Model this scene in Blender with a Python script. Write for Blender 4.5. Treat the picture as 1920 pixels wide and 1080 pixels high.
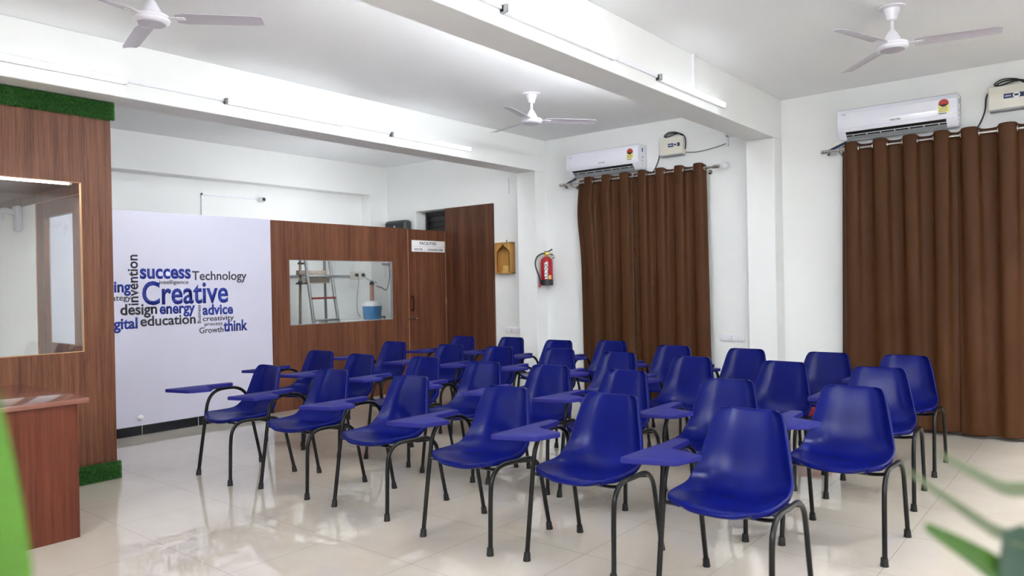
import bpy, bmesh, math, random
from mathutils import Vector, Matrix
random.seed(7)
for o in list(bpy.data.objects): bpy.data.objects.remove(o)
SC = bpy.context.scene
COL = SC.collection
PI = math.pi

# ------------------------------------------------------------------ camera, world, exposure
cam_d = bpy.data.cameras.new('camera')
cam = bpy.data.objects.new('camera', cam_d); COL.objects.link(cam)
FW = Vector((0.77484, 0.63215, -0.00405)); RT = Vector((0.63199, -0.77476, -0.01818)); UP = Vector((0.01463, -0.01153, 0.99983))
mw = Matrix.Identity(4)
for i in range(3):
    mw[i][0] = RT[i]; mw[i][1] = UP[i]; mw[i][2] = -FW[i]; mw[i][3] = (0, 0, 1.42)[i]
cam.matrix_world = mw
cam_d.sensor_width = 36.0; cam_d.lens = 1384.5 / 1920 * 36
cam_d.clip_start = 0.02; cam_d.clip_end = 60
cam_d.dof.use_dof = True; cam_d.dof.focus_distance = 5.2; cam_d.dof.aperture_fstop = 2.3
SC.camera = cam
w = bpy.data.worlds.new('world'); SC.world = w; w.use_nodes = True
w.node_tree.nodes['Background'].inputs[0].default_value = (0.9, 0.95, 1, 1)
w.node_tree.nodes['Background'].inputs[1].default_value = 0.05
SC.view_settings.view_transform = 'Standard'; SC.view_settings.look = 'None'
SC.view_settings.exposure = 3.42; SC.view_settings.gamma = 1.0; SC.view_settings.use_curve_mapping = False
TUBE_POWER = 0.47     # tubes on the beam faces in view
FILL_POWER = 47.0   # unseen tubes added to brighten the room

# ------------------------------------------------------------------ materials
def lin(c):
    return tuple(((v / 255) / 12.92 if v <= 10.3 else ((v / 255 + 0.055) / 1.055) ** 2.4) for v in c)
def mat(name, c, rough=0.5, metal=0.0, spec=0.5, coat=0.0, noise=0.0, nscale=8.0, bump=0.0, bscale=60.0, sheen=0.0):
    m = bpy.data.materials.new(name); m.use_nodes = True
    nt = m.node_tree; b = nt.nodes['Principled BSDF']
    col = lin(c) + (1,)
    b.inputs['Base Color'].default_value = col; b.inputs['Roughness'].default_value = rough
    b.inputs['Metallic'].default_value = metal; b.inputs['Specular IOR Level'].default_value = spec
    b.inputs['Coat Weight'].default_value = coat
    b.inputs['Sheen Weight'].default_value = sheen
    if noise or bump:
        tc = nt.nodes.new('ShaderNodeTexCoord')
    if noise:
        n = nt.nodes.new('ShaderNodeTexNoise'); n.inputs['Scale'].default_value = nscale; n.inputs['Detail'].default_value = 6
        nt.links.new(tc.outputs['Object'], n.inputs['Vector'])
        mx = nt.nodes.new('ShaderNodeMix'); mx.data_type = 'RGBA'
        mx.inputs[6].default_value = tuple(v * (1 - noise) for v in col[:3]) + (1,)
        mx.inputs[7].default_value = tuple(min(1, v * (1 + noise)) for v in col[:3]) + (1,)
        nt.links.new(n.outputs['Fac'], mx.inputs[0]); nt.links.new(mx.outputs[2], b.inputs['Base Color'])
    if bump:
        n2 = nt.nodes.new('ShaderNodeTexNoise'); n2.inputs['Scale'].default_value = bscale; n2.inputs['Detail'].default_value = 5
        nt.links.new(tc.outputs['Object'], n2.inputs['Vector'])
        bp = nt.nodes.new('ShaderNodeBump'); bp.inputs['Strength'].default_value = bump; bp.inputs['Distance'].default_value = 0.01
        nt.links.new(n2.outputs['Fac'], bp.inputs['Height']); nt.links.new(bp.outputs['Normal'], b.inputs['Normal'])
    return m
def emis(name, c, s):
    m = bpy.data.materials.new(name); m.use_nodes = True
    b = m.node_tree.nodes['Principled BSDF']
    b.inputs['Base Color'].default_value = (1, 1, 1, 1)
    b.inputs['Emission Color'].default_value = tuple(c) + (1,); b.inputs['Emission Strength'].default_value = s
    return m
def wood(name, dark, mid, light, rough=0.35, scale=1.0):
    m = bpy.data.materials.new(name); m.use_nodes = True
    nt = m.node_tree; b = nt.nodes['Principled BSDF']
    tc = nt.nodes.new('ShaderNodeTexCoord')
    def band(sx, sz, det):
        mp = nt.nodes.new('ShaderNodeMapping'); mp.inputs['Scale'].default_value = (sx * scale, sx * scale, sz * scale)
        n = nt.nodes.new('ShaderNodeTexNoise'); n.inputs['Scale'].default_value = 1.0; n.inputs['Detail'].default_value = det
        n.inputs['Roughness'].default_value = 0.6
        nt.links.new(tc.outputs['Object'], mp.inputs['Vector']); nt.links.new(mp.outputs['Vector'], n.inputs['Vector'])
        return n.outputs['Fac']
    a = band(55, 1.3, 5); c = band(9, 0.35, 3); d = band(160, 6, 2)
    def mad(x, k, y):
        q = nt.nodes.new('ShaderNodeMath'); q.operation = 'MULTIPLY_ADD'
        nt.links.new(x, q.inputs[0]); q.inputs[1].default_value = k
        if isinstance(y, float): q.inputs[2].default_value = y
        else: nt.links.new(y, q.inputs[2])
        return q.outputs[0]
    s = mad(d, 0.25, 0.0); s = mad(c, 0.40, s); s = mad(a, 0.45, s)
    r = nt.nodes.new('ShaderNodeValToRGB')
    r.color_ramp.elements[0].position = 0.40; r.color_ramp.elements[0].color = lin(dark) + (1,)
    r.color_ramp.elements[1].position = 0.68; r.color_ramp.elements[1].color = lin(light) + (1,)
    e = r.color_ramp.elements.new(0.54); e.color = lin(mid) + (1,)
    nt.links.new(s, r.inputs[0]); nt.links.new(r.outputs[0], b.inputs['Base Color'])
    b.inputs['Roughness'].default_value = rough; b.inputs['Specular IOR Level'].default_value = 0.28
    return m
def glass(name, tint=(0.965, 0.98, 0.975), refl=1.0):
    m = bpy.data.materials.new(name); m.use_nodes = True
    nt = m.node_tree; nt.nodes.clear()
    out = nt.nodes.new('ShaderNodeOutputMaterial'); mx = nt.nodes.new('ShaderNodeMixShader')
    tr = nt.nodes.new('ShaderNodeBsdfTransparent'); gl = nt.nodes.new('ShaderNodeBsdfGlossy')
    lw = nt.nodes.new('ShaderNodeLayerWeight'); lw.inputs['Blend'].default_value = 0.5
    pw = nt.nodes.new('ShaderNodeMath'); pw.operation = 'POWER'; pw.inputs[1].default_value = 5.0
    ad = nt.nodes.new('ShaderNodeMath'); ad.operation = 'MULTIPLY_ADD'; ad.inputs[1].default_value = 0.9; ad.inputs[2].default_value = 0.07
    ge = nt.nodes.new('ShaderNodeNewGeometry'); iv = nt.nodes.new('ShaderNodeMath'); iv.operation = 'SUBTRACT'; iv.inputs[0].default_value = 1.0
    fr = nt.nodes.new('ShaderNodeMath'); fr.operation = 'MULTIPLY'
    nt.links.new(lw.outputs['Facing'], pw.inputs[0]); nt.links.new(pw.outputs[0], ad.inputs[0])
    nt.links.new(ge.outputs['Backfacing'], iv.inputs[1]); nt.links.new(ad.outputs[0], fr.inputs[0]); nt.links.new(iv.outputs[0], fr.inputs[1])
    tr.inputs[0].default_value = tint + (1,); gl.inputs['Roughness'].default_value = 0.0
    gl.inputs[0].default_value = (refl, refl, refl, 1)
    nt.links.new(fr.outputs[0], mx.inputs[0]); nt.links.new(tr.outputs[0], mx.inputs[1]); nt.links.new(gl.outputs[0], mx.inputs[2])
    nt.links.new(mx.outputs[0], out.inputs[0])
    return m
def floor_mat():
    m = bpy.data.materials.new('polished_cream_tile'); m.use_nodes = True
    nt = m.node_tree; b = nt.nodes['Principled BSDF']
    tc = nt.nodes.new('ShaderNodeTexCoord'); sp = nt.nodes.new('ShaderNodeSeparateXYZ')
    nt.links.new(tc.outputs['Object'], sp.inputs[0])
    P = 0.639
    def line(sock, off):
        a = nt.nodes.new('ShaderNodeMath'); a.operation = 'SUBTRACT'; nt.links.new(sock, a.inputs[0]); a.inputs[1].default_value = off - P * 40
        d = nt.nodes.new('ShaderNodeMath'); d.operation = 'MODULO'; nt.links.new(a.outputs[0], d.inputs[0]); d.inputs[1].default_value = P
        l = nt.nodes.new('ShaderNodeMath'); l.operation = 'LESS_THAN'; nt.links.new(d.outputs[0], l.inputs[0]); l.inputs[1].default_value = 0.0028
        return l.outputs[0]
    mxm = nt.nodes.new('ShaderNodeMath'); mxm.operation = 'MAXIMUM'
    nt.links.new(line(sp.outputs[0], 1.945), mxm.inputs[0]); nt.links.new(line(sp.outputs[1], 0.892), mxm.inputs[1])
    n = nt.nodes.new('ShaderNodeTexNoise'); n.inputs['Scale'].default_value = 2.2; n.inputs['Detail'].default_value = 8; n.inputs['Distortion'].default_value = 1.2
    nt.links.new(tc.outputs['Object'], n.inputs['Vector'])
    mx = nt.nodes.new('ShaderNodeMix'); mx.data_type = 'RGBA'
    mx.inputs[6].default_value = lin((188, 178, 165)) + (1,); mx.inputs[7].default_value = lin((202, 193, 182)) + (1,)
    nt.links.new(n.outputs['Fac'], mx.inputs[0])
    mg = nt.nodes.new('ShaderNodeMix'); mg.data_type = 'RGBA'
    nt.links.new(mxm.outputs[0], mg.inputs[0]); nt.links.new(mx.outputs[2], mg.inputs[6]); mg.inputs[7].default_value = lin((150, 140, 128)) + (1,)
    nt.links.new(mg.outputs[2], b.inputs['Base Color'])
    b.inputs['Roughness'].default_value = 0.0; b.inputs['Specular IOR Level'].default_value = 1.0
    return m

MT = {}
MT['wall'] = mat('white_wall_paint', (239, 240, 239), 0.65, noise=0.02, nscale=3, bump=0.12, bscale=25)
MT['ceil'] = mat('white_ceiling_paint', (241, 242, 243), 0.7, noise=0.025, nscale=1.6, bump=0.15, bscale=14)
MT['floor'] = floor_mat()
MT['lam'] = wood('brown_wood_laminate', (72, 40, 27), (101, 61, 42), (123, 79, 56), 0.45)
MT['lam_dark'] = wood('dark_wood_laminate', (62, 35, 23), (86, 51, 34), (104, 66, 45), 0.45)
MT['edge'] = mat('tan_edge_band', (176, 132, 92), 0.5)
MT['panel'] = mat('white_lavender_board', (202, 200, 217), 0.3)
MT['base'] = mat('black_granite', (14, 17, 24), 0.15, noise=0.4, nscale=60)
MT['grout'] = mat('white_grout', (200, 200, 200), 0.7)
MT['ink_blue'] = mat('blue_vinyl', (18, 42, 140), 0.4)
MT['ink_dark'] = mat('charcoal_vinyl', (38, 38, 46), 0.4)
MT['blue'] = mat('navy_blue_plastic', (7, 16, 92), 0.26, spec=0.15, noise=0.06, nscale=5, bump=0.03, bscale=220)
MT['board'] = mat('indigo_tablet_plastic', (21, 22, 106), 0.55, spec=0.3, noise=0.05, nscale=20, bump=0.05, bscale=300)
MT['tube'] = mat('black_painted_steel', (5, 6, 7), 0.3, spec=0.35)
MT['rubber'] = mat('black_rubber', (16, 16, 17), 0.6)
MT['chrome'] = mat('brushed_steel', (190, 188, 184), 0.25, 1.0)
MT['alu'] = mat('scuffed_aluminium', (176, 178, 180), 0.4, 0.85, noise=0.15, nscale=20)
MT['brass'] = mat('brass', (200, 165, 70), 0.3, 0.9)
MT['bronze'] = mat('dark_bronze', (74, 44, 30), 0.3, 0.8)
MT['white_pl'] = mat('white_plastic', (236, 237, 242), 0.3)
MT['lav_pl'] = mat('glossy_white_casing', (240, 241, 252), 0.18, coat=0.3)
MT['cream_pl'] = mat('cream_plastic', (226, 222, 210), 0.4)
MT['grey_pl'] = mat('grey_plastic', (150, 152, 156), 0.45)
MT['dark_pl'] = mat('dark_plastic', (28, 29, 33), 0.4)
MT['char_pl'] = mat('charcoal_green_casing', (62, 70, 66), 0.4)
MT['black'] = mat('black_slot', (6, 7, 9), 0.5)
MT['cable'] = mat('black_cable', (24, 26, 34), 0.5)
MT['cable_grey'] = mat('grey_cable', (120, 120, 124), 0.5)
MT['fan_white'] = mat('white_fan_enamel', (232, 230, 238), 0.3)
MT['fan_blade'] = mat('pale_grey_blade_enamel', (196, 190, 200), 0.28)
MT['curtain'] = mat('brown_satin_curtain', (74, 44, 23), 0.5, spec=0.15, noise=0.10, nscale=90, bump=0.06, bscale=260)
MT['red'] = mat('red_enamel', (168, 22, 34), 0.25, coat=0.4)
MT['red_cloth'] = mat('red_fabric', (190, 34, 40), 0.7)
MT['label'] = mat('white_label', (240, 240, 240), 0.5)
MT['yellow'] = mat('yellow_label', (232, 226, 130), 0.5)
MT['sticker_red'] = mat('red_sticker', (170, 50, 40), 0.5)
MT['navy'] = mat('navy_label', (24, 44, 96), 0.4)
MT['teal'] = mat('blue_logo', (60, 110, 190), 0.4)
MT['pine'] = wood('honey_pine', (150, 104, 50), (188, 138, 74), (208, 162, 96), 0.45, 1.5)
MT['gold'] = mat('carved_gold', (226, 186, 112), 0.45, 0.2, noise=0.35, nscale=90, bump=0.8, bscale=120)
MT['turf'] = mat('artificial_turf', (64, 124, 48), 0.7, noise=0.45, nscale=40)
MT['turf_back'] = mat('turf_backing', (28, 76, 22), 0.9)
MT['desk'] = wood('red_brown_desk_veneer', (72, 28, 17), (90, 41, 26), (104, 53, 35), 0.3)
MT['desk_top'] = mat('glossy_red_brown_top', (120, 74, 62), 0.12, coat=0.5)
MT['leaf'] = mat('leaf_green', (46, 78, 14), 0.4, noise=0.25, nscale=14)
MT['leaf_bright'] = mat('bright_leaf_green', (58, 98, 11), 0.4, noise=0.2, nscale=12)
MT['leaf_dark'] = mat('dark_leaf_green', (36, 62, 50), 0.35, noise=0.2, nscale=10)
MT['leaf_pale'] = mat('pale_leaf_green', (78, 88, 60), 0.4, noise=0.2, nscale=14)
MT['pot'] = mat('grey_ceramic', (120, 128, 126), 0.4)
MT['soil'] = mat('soil', (50, 38, 28), 0.9)
MT['jug'] = mat('blue_water_jug', (62, 124, 176), 0.15)
MT['filter'] = mat('pink_filter_cartridge', (176, 130, 118), 0.5)
MT['plank'] = mat('plaster_stained_wood', (150, 138, 128), 0.8, noise=0.4, nscale=30)
MT['rung_red'] = mat('red_oxide_rung', (128, 58, 52), 0.6)
MT['marble'] = mat('white_marble', (214, 216, 214), 0.2, noise=0.05, nscale=4)
MT['shutter'] = mat('dark_louvre_paint', (30, 26, 30), 0.4)
MT['glass'] = glass('clear_pane')
MT['light'] = emis('tube_glow', (0.90, 0.96, 1.0), TUBE_POWER)
MT['fill_ceiling'] = emis('ceiling_fill_glow', (0.93, 0.97, 1.0), 31.0)  # glow of added, unseen ceiling tubes
MT['light_far'] = emis('far_tube_and_fill_glow', (0.93, 0.97, 1.0), 6.2)  # booth window tube, and unseen tubes added as fill
MT['fill_mid'] = emis('mid_fill_glow', (0.93, 0.97, 1.0), 11.5)  # medium glow, only for added unseen tubes
MT['fill_back'] = emis('bright_fill_glow', (0.93, 0.97, 1.0), FILL_POWER)  # strongest glow, only for added unseen tubes

# ------------------------------------------------------------------ mesh helpers
class B:
    def __init__(s): s.bm = bmesh.new()
    def box(s, a, b, bev=0.0, seg=2):
        x0, y0, z0 = (min(a[i], b[i]) for i in range(3)); x1, y1, z1 = (max(a[i], b[i]) for i in range(3))
        vs = [s.bm.verts.new(p) for p in ((x0,y0,z0),(x1,y0,z0),(x1,y1,z0),(x0,y1,z0),(x0,y0,z1),(x1,y0,z1),(x1,y1,z1),(x0,y1,z1))]
        fs = [s.bm.faces.new([vs[i] for i in f]) for f in ((0,3,2,1),(4,5,6,7),(0,1,5,4),(1,2,6,5),(2,3,7,6),(3,0,4,7))]
        if bev:
            es = {e for f in fs for e in f.edges}
            bmesh.ops.bevel(s.bm, geom=list(es), offset=bev, segments=seg, affect='EDGES', profile=0.5)
        return s
    def tube(s, pts, r, n=10, cap=True):
        pts = [Vector(p) for p in pts]; rr = r if isinstance(r, (list, tuple)) else [r] * len(pts)
        rings = []; ref = None
        for i, p in enumerate(pts):
            t = (pts[min(i + 1, len(pts) - 1)] - pts[max(i - 1, 0)]).normalized()
            if ref is None:
                ref = Vector((0, 0, 1)) if abs(t.z) < 0.9 else Vector((1, 0, 0))
            u = (ref - t * ref.dot(t)).normalized(); ref = u; v = t.cross(u)
            rings.append([s.bm.verts.new(p + (u * math.cos(2 * PI * k / n) + v * math.sin(2 * PI * k / n)) * rr[i]) for k in range(n)])
        for a, b in zip(rings, rings[1:]):
            for k in range(n): s.bm.faces.new((a[k], a[(k + 1) % n], b[(k + 1) % n], b[k]))
        if cap:
            s.bm.faces.new(rings[0][::-1]); s.bm.faces.new(rings[-1])
        return s
    def lathe(s, prof, c=(0, 0, 0), n=24, axis='z'):
        rings = []
        for r, h in prof:
            ring = []
            for k in range(n):
                a = 2 * PI * k / n; x, y = r * math.cos(a), r * math.sin(a)
                p = (x, y, h) if axis == 'z' else ((x, h, y) if axis == 'y' else (h, x, y))
                ring.append(s.bm.verts.new((p[0] + c[0], p[1] + c[1], p[2] + c[2])))
            rings.append(ring)
        for a, b in zip(rings, rings[1:]):
            for k in range(n): s.bm.faces.new((a[k], a[(k + 1) % n], b[(k + 1) % n], b[k]))
        s.bm.faces.new(rings[0][::-1]); s.bm.faces.new(rings[-1])
        return s
    def prism(s, poly, lo, hi, plane='xy', bev=0.0):
        def P(q, h): return (q[0], q[1], h) if plane == 'xy' else ((q[0], h, q[1]) if plane == 'xz' else (h, q[0], q[1]))
        a = [s.bm.verts.new(P(q, lo)) for q in poly]; b = [s.bm.verts.new(P(q, hi)) for q in poly]; n = len(poly)
        fs = [s.bm.faces.new(a[::-1]), s.bm.faces.new(b)]
        for i in range(n): fs.append(s.bm.faces.new((a[i], a[(i + 1) % n], b[(i + 1) % n], b[i])))
        if bev:
            es = {e for f in fs for e in f.edges}
            bmesh.ops.bevel(s.bm, geom=list(es), offset=bev, segments=2, affect='EDGES', profile=0.5)
        return s
    def grid(s, rows, closed=False):
        g = [[s.bm.verts.new(p) for p in r] for r in rows]
        for a, b in zip(g, g[1:]):
            for k in range(len(a) - 1): s.bm.faces.new((a[k], a[k + 1], b[k + 1], b[k]))
            if closed: s.bm.faces.new((a[-1], a[0], b[0], b[-1]))
        return s
    def torus(s, c, R, r, axis='y', n=20, m=8):
        pts = []
        for i in range(n):
            a = 2 * PI * i / n; row = []
            for j in range(m):
                b = 2 * PI * j / m; q = R + r * math.cos(b); x, y, h = q * math.cos(a), q * math.sin(a), r * math.sin(b)
                p = (x, h, y) if axis == 'y' else ((h, x, y) if axis == 'x' else (x, y, h))
                row.append((p[0] + c[0], p[1] + c[1], p[2] + c[2]))
            pts.append(row)
        pts.append(pts[0])
        return s.grid(pts, closed=True)
    def ball(s, c, r, sc=(1, 1, 1), seg=16):
        bmesh.ops.create_uvsphere(s.bm, u_segments=seg, v_segments=seg // 2, radius=r,
            matrix=Matrix.Translation(c) @ Matrix.Diagonal((sc[0], sc[1], sc[2], 1)))
        return s
    def xf(s, m): bmesh.ops.transform(s.bm, matrix=m, verts=s.bm.verts); return s
def obj(name, b, m, parent=None, smooth=True, angle=40):
    me = bpy.data.meshes.new(name)
    bmesh.ops.remove_doubles(b.bm, verts=b.bm.verts, dist=1e-6)
    bmesh.ops.recalc_face_normals(b.bm, faces=b.bm.faces)
    b.bm.to_mesh(me); b.bm.free(); me.materials.append(MT[m] if isinstance(m, str) else m)
    if smooth:
        for p in me.polygons: p.use_smooth = True
        try: me.set_sharp_from_angle(angle=math.radians(angle))
        except Exception: pass
    o = bpy.data.objects.new(name, me); COL.objects.link(o)
    if parent is not None: o.parent = parent
    return o
def tag(o, label, cat, group=None, kind=None):
    o['label'] = label; o['category'] = cat
    if group: o['group'] = group
    if kind: o['kind'] = kind
    return o
def thing(name, label, cat, loc=(0, 0, 0), rz=0.0, group=None):
    o = bpy.data.objects.new(name, None); COL.objects.link(o)
    o.empty_display_size = 0.1; o.location = loc; o.rotation_euler = (0, 0, rz)
    return tag(o, label, cat, group)
def struct(name, b, m, parent=None, label=None, smooth=False):
    o = obj(name, b, m, parent, smooth=smooth)
    if parent is None:
        o['kind'] = 'structure'
        if label: o['label'] = label
    return o
def copy_tree(src, loc, rz, label, group=None):
    r = src.copy(); COL.objects.link(r); r.location = loc; r.rotation_euler = (0, 0, rz); r['label'] = label
    if group: r['group'] = group
    for ch in list(src.children):
        c = ch.copy(); COL.objects.link(c); c.parent = r
        for g in list(ch.children):
            d = g.copy(); COL.objects.link(d); d.parent = c
    return r
def arc(c, r, a0, a1, n, f):
    return [f(c[0] + r * math.cos(a0 + (a1 - a0) * i / n), c[1] + r * math.sin(a0 + (a1 - a0) * i / n)) for i in range(n + 1)]
def smooth_path(pts, n=8):
    pts = [Vector(p) for p in pts]; out = []
    for i in range(len(pts) - 1):
        p0 = pts[max(i - 1, 0)]; p1 = pts[i]; p2 = pts[i + 1]; p3 = pts[min(i + 2, len(pts) - 1)]
        for k in range(n):
            t = k / n
            out.append(0.5 * ((2 * p1) + (p2 - p0) * t + (2 * p0 - 5 * p1 + 4 * p2 - p3) * t * t + (3 * p1 - p0 - 3 * p2 + p3) * t ** 3))
    out.append(pts[-1])
    return out
def lettering(name, text, x0, x1, z0, z1, y, m, parent, rot=False, bold=0.0, depth=0.0012):
    """text fitted to a box on a plane facing -Y (local)."""
    cu = bpy.data.curves.new(name, 'FONT'); cu.body = text; cu.size = 1.0; cu.offset = bold; cu.resolution_u = 4
    t = bpy.data.objects.new(name, cu); COL.objects.link(t)
    dg = bpy.context.evaluated_depsgraph_get()
    me = bpy.data.meshes.new_from_object(t.evaluated_get(dg)); bpy.data.objects.remove(t)
    if rot:
        for v in me.vertices: v.co = Vector((-v.co.y, v.co.x, 0))
    xs = [v.co.x for v in me.vertices]; ys = [v.co.y for v in me.vertices]
    ax, bx, ay, by = min(xs), max(xs), min(ys), max(ys)
    for v in me.vertices:
        v.co = Vector((x0 + (v.co.x - ax) / (bx - ax) * (x1 - x0), y, z0 + (v.co.y - ay) / (by - ay) * (z1 - z0)))
    me.materials.clear(); me.materials.append(MT[m])
    bm = bmesh.new(); bm.from_mesh(me)
    r = bmesh.ops.extrude_face_region(bm, geom=list(bm.faces))
    bmesh.ops.translate(bm, verts=[g for g in r['geom'] if isinstance(g, bmesh.types.BMVert)], vec=(0, -depth, 0))
    bmesh.ops.recalc_face_normals(bm, faces=bm.faces)
    bm.to_mesh(me); bm.free()
    o = bpy.data.objects.new(name, me); COL.objects.link(o)
    if parent is not None: o.parent = parent
    return o

# ------------------------------------------------------------------ room shell
XL, XR, YN, YF, H = -2.6, 7.72, -3.4, 8.79, 3.28
YP = 7.498          # face of the panel / partition line
XC = 7.49           # column faces
struct('floor', B().box((XL, YN, -0.1), (XR, YF + 0.2, 0)), 'floor')
struct('ceiling', B().box((XL, YN, H), (XR, YF + 0.2, H + 0.1)), 'ceil')
b = B()
b.box((XR, YN, 0), (XR + 0.3, 6.64, H)); b.box((XR, 6.64, 2.55), (XR + 0.3, 8.14, H)); b.box((XR, 8.14, 0), (XR + 0.3, YF + 0.3, H))
b.box((XR + 0.26, 6.64, 0), (XR + 0.3, 8.14, 2.55))
struct('wall_right', b, 'wall')
b = B()
b.box((XL, YF, 2.835), (XR, YF + 0.3, H)); b.box((7.38, YF, 0), (XR, YF + 0.3, 2.835)); b.box((XL, YF + 0.2, 0), (7.38, YF + 0.3, 2.835))
struct('wall_far', b, 'wall')
struct('wall_left', B().box((XL - 0.1, YN, 0), (XL, YF + 0.2, H)), 'wall')
struct('wall_near', B().box((XL, YN - 0.1, 0), (XR, YN, H)), 'wall')
for y0, y1 in ((2.655, 2.945), (5.70, 6.0), (-0.40, -0.10)):
    struct('ceiling_beam', B().box((XL, y0, 2.868), (XR, y1, H), 0.006), 'wall')
    struct('wall_column', B().box((XC, y0, 0), (XR + 0.01, y1, 2.868), 0.006), 'wall')
# louvred ventilator seen over the partition, in the opening of the right wall
t = struct('window_2', B().box((XR + 0.235, 6.66, 0.02), (XR + 0.255, 8.135, 2.545)), 'shutter')
for k in range(12):
    z = 1.6 + k * 0.08
    b = B().box((XR + 0.20, 6.68, z), (XR + 0.235, 8.09, z + 0.012)); b.xf(Matrix.Identity(4))
    obj('slat', b, 'shutter', t, smooth=False)
b = B().box((XR + 0.19, 8.09, 0.02), (XR + 0.235, 8.13, 2.54)); b.box((XR + 0.19, 6.66, 2.50), (XR + 0.235, 8.13, 2.54))
obj('frame', b, 'shutter', t, smooth=False)

# ------------------------------------------------------------------ white panel with the word cloud
struct('wall_panel', B().box((2.455, YP, 0.0), (4.822, YP + 0.05, 2.222)), 'panel')
struct('baseboard_far', B().box((2.455, YP - 0.008, 0.0), (4.822, YP + 0.001, 0.094), 0.002), 'base')
b = B()
for x in (3.335, 3.915, 4.50): b.box((x, YP - 0.0086, 0), (x + 0.004, YP - 0.007, 0.0935))
struct('trim_1', b, 'grout')
wc = thing('wall_lettering', 'cloud of blue and charcoal vinyl words stuck on the white panel beside the brown partition', 'wall lettering', (0, YP, 0))
X = None
WORDS = [('success',3.348,3.870,1.546,1.652,1,0,.03),('Technology',3.883,4.511,1.501,1.627,0,0,.012),('invention',3.233,3.331,1.287,1.787,0,1,.02),
 ('intelligence',3.539,3.844,1.480,1.533,0,0,.01),('Creative',3.367,4.286,1.282,1.525,1,0,.02),
 ('learning',3.258-.167/.385,3.258,1.381,1.530,1,0,.03),('strategy',3.260-.185/.68,3.260,1.320,1.382,0,0,.01),
 ('design',3.155,3.512,1.159,1.303,0,0,.025),('energy',3.537,3.910,1.152,1.269,1,0,.03),('digital',3.317-.232/.715,3.317,1.022,1.168,1,0,.03),
 ('education',3.343,3.913,1.074,1.178,0,0,.02),('Business',3.932,3.971,1.077,1.269,0,1,.01),('advice',3.991,4.340,1.158,1.273,1,0,.03),
 ('creativity',3.991,4.348,1.078,1.145,0,0,.012),('process',4.010,4.213,1.031,1.071,0,0,.01),('Growth',3.952,4.224,0.967,1.030,0,0,.01),('think',4.225,4.511,0.968,1.094,1,0,.03)]
for tx, x0, x1, z0, z1, blue, rot, bold in WORDS:
    o = lettering('word', tx, x0, x1, z0, z1, -0.0002, 'ink_blue' if blue else 'ink_dark', wc, bool(rot), bold)
    o['label'] = ('blue' if blue else 'charcoal') + ' word ' + tx
b = B().lathe([(0.0, 0), (0.026, 0), (0.028, -0.012), (0.018, -0.02), (0.015, -0.03), (0.0, -0.031)], (3.326, YP, 0.171), 20, 'y')
tag(obj('wall_plug', b, 'white_pl'), 'small round white cap low on the white word panel', 'wall cap')

# ------------------------------------------------------------------ brown partition, window, door
WX0, WX1, WZ0, WZ1 = 5.063, 6.659, 0.990, 1.764
b = B()
b.box((4.822, YP, 0), (WX0, YP + 0.04, 2.218)); b.box((WX1, YP, 0), (6.945, YP + 0.04, 2.218))
b.box((WX0, YP, 0), (WX1, YP + 0.04, WZ0)); b.box((WX0, YP, WZ1), (WX1, YP + 0.04, 2.218))
pt = struct('wall_partition', b, 'lam')
win = struct('window_1', B().box((WX0, YP + 0.012, WZ0), (WX1, YP + 0.018, WZ1)), 'glass')
b = B()
b.box((WX0, YP - 0.001, WZ0), (WX0 + 0.006, YP + 0.039, WZ1)); b.box((WX1 - 0.006, YP - 0.001, WZ0), (WX1, YP + 0.039, WZ1))
b.box((WX0, YP - 0.001, WZ0), (WX1, YP + 0.039, WZ0 + 0.006)); b.box((WX0, YP - 0.001, WZ1 - 0.004), (WX1, YP + 0.039, WZ1))
obj('window_frame', b, 'alu', win, smooth=False)
d = struct('door_1', B().box((6.952, YP - 0.002, 0.008), (7.672, YP + 0.036, 2.214), 0.001), 'lam')
obj('edge_band', B().box((6.945, YP - 0.003, 0.008), (6.952, YP + 0.036, 2.216)).box((7.672, YP - 0.003, 0.008), (7.679, YP + 0.03, 2.216)), 'edge', d, smooth=False)
hp = smooth_path([(7.012, YP, 1.285), (7.012, YP - 0.035, 1.272), (7.012, YP - 0.042, 1.19), (7.012, YP - 0.035, 1.11), (7.012, YP, 1.095)], 5)
obj('door_handle', B().tube(hp, 0.009, 8).lathe([(0.018, 0), (0.018, -0.006), (0.012, -0.008)], (7.012, YP - 0.002, 1.285), 12, 'y').lathe([(0.018, 0), (0.018, -0.006), (0.012, -0.008)], (7.012, YP - 0.002, 1.095), 12, 'y'), 'bronze', d)
obj('tower_bolt', B().tube([(6.925, YP - 0.012, 0.982), (7.085, YP - 0.012, 0.982)], 0.007, 8).box((6.965, YP - 0.016, 0.972), (6.985, YP - 0.001, 0.992)).box((7.03, YP - 0.016, 0.972), (7.05, YP - 0.001, 0.992)).ball((7.075, YP - 0.022, 0.982), 0.013), 'chrome', d)
for z in (1.98, 1.16, 0.35):
    obj('hinge', B().box((7.668, YP - 0.007, z), (7.684, YP - 0.001, z + 0.1), 0.002), 'edge', d)
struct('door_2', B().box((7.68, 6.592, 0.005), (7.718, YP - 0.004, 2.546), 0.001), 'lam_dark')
s = thing('facilities_sign', 'white sign reading FACILITIES WATER WASHROOM on the brown partition door', 'sign', (0, YP - 0.002, 0))
obj('sign_board', B().box((7.016, -0.006, 1.907), (7.659, 0.0, 2.065), 0.001), 'label', s)
lettering('lettering', 'FACILITIES', 7.163, 7.491, 2.005, 2.046, -0.0062, 'ink_dark', s, bold=.012)
lettering('lettering', 'WATER', 7.058, 7.222, 1.926, 1.954, -0.0062, 'ink_dark', s, bold=.012)
lettering('lettering', 'WASHROOM', 7.313, 7.613, 1.926, 1.954, -0.0062, 'ink_dark', s, bold=.012)
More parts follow.
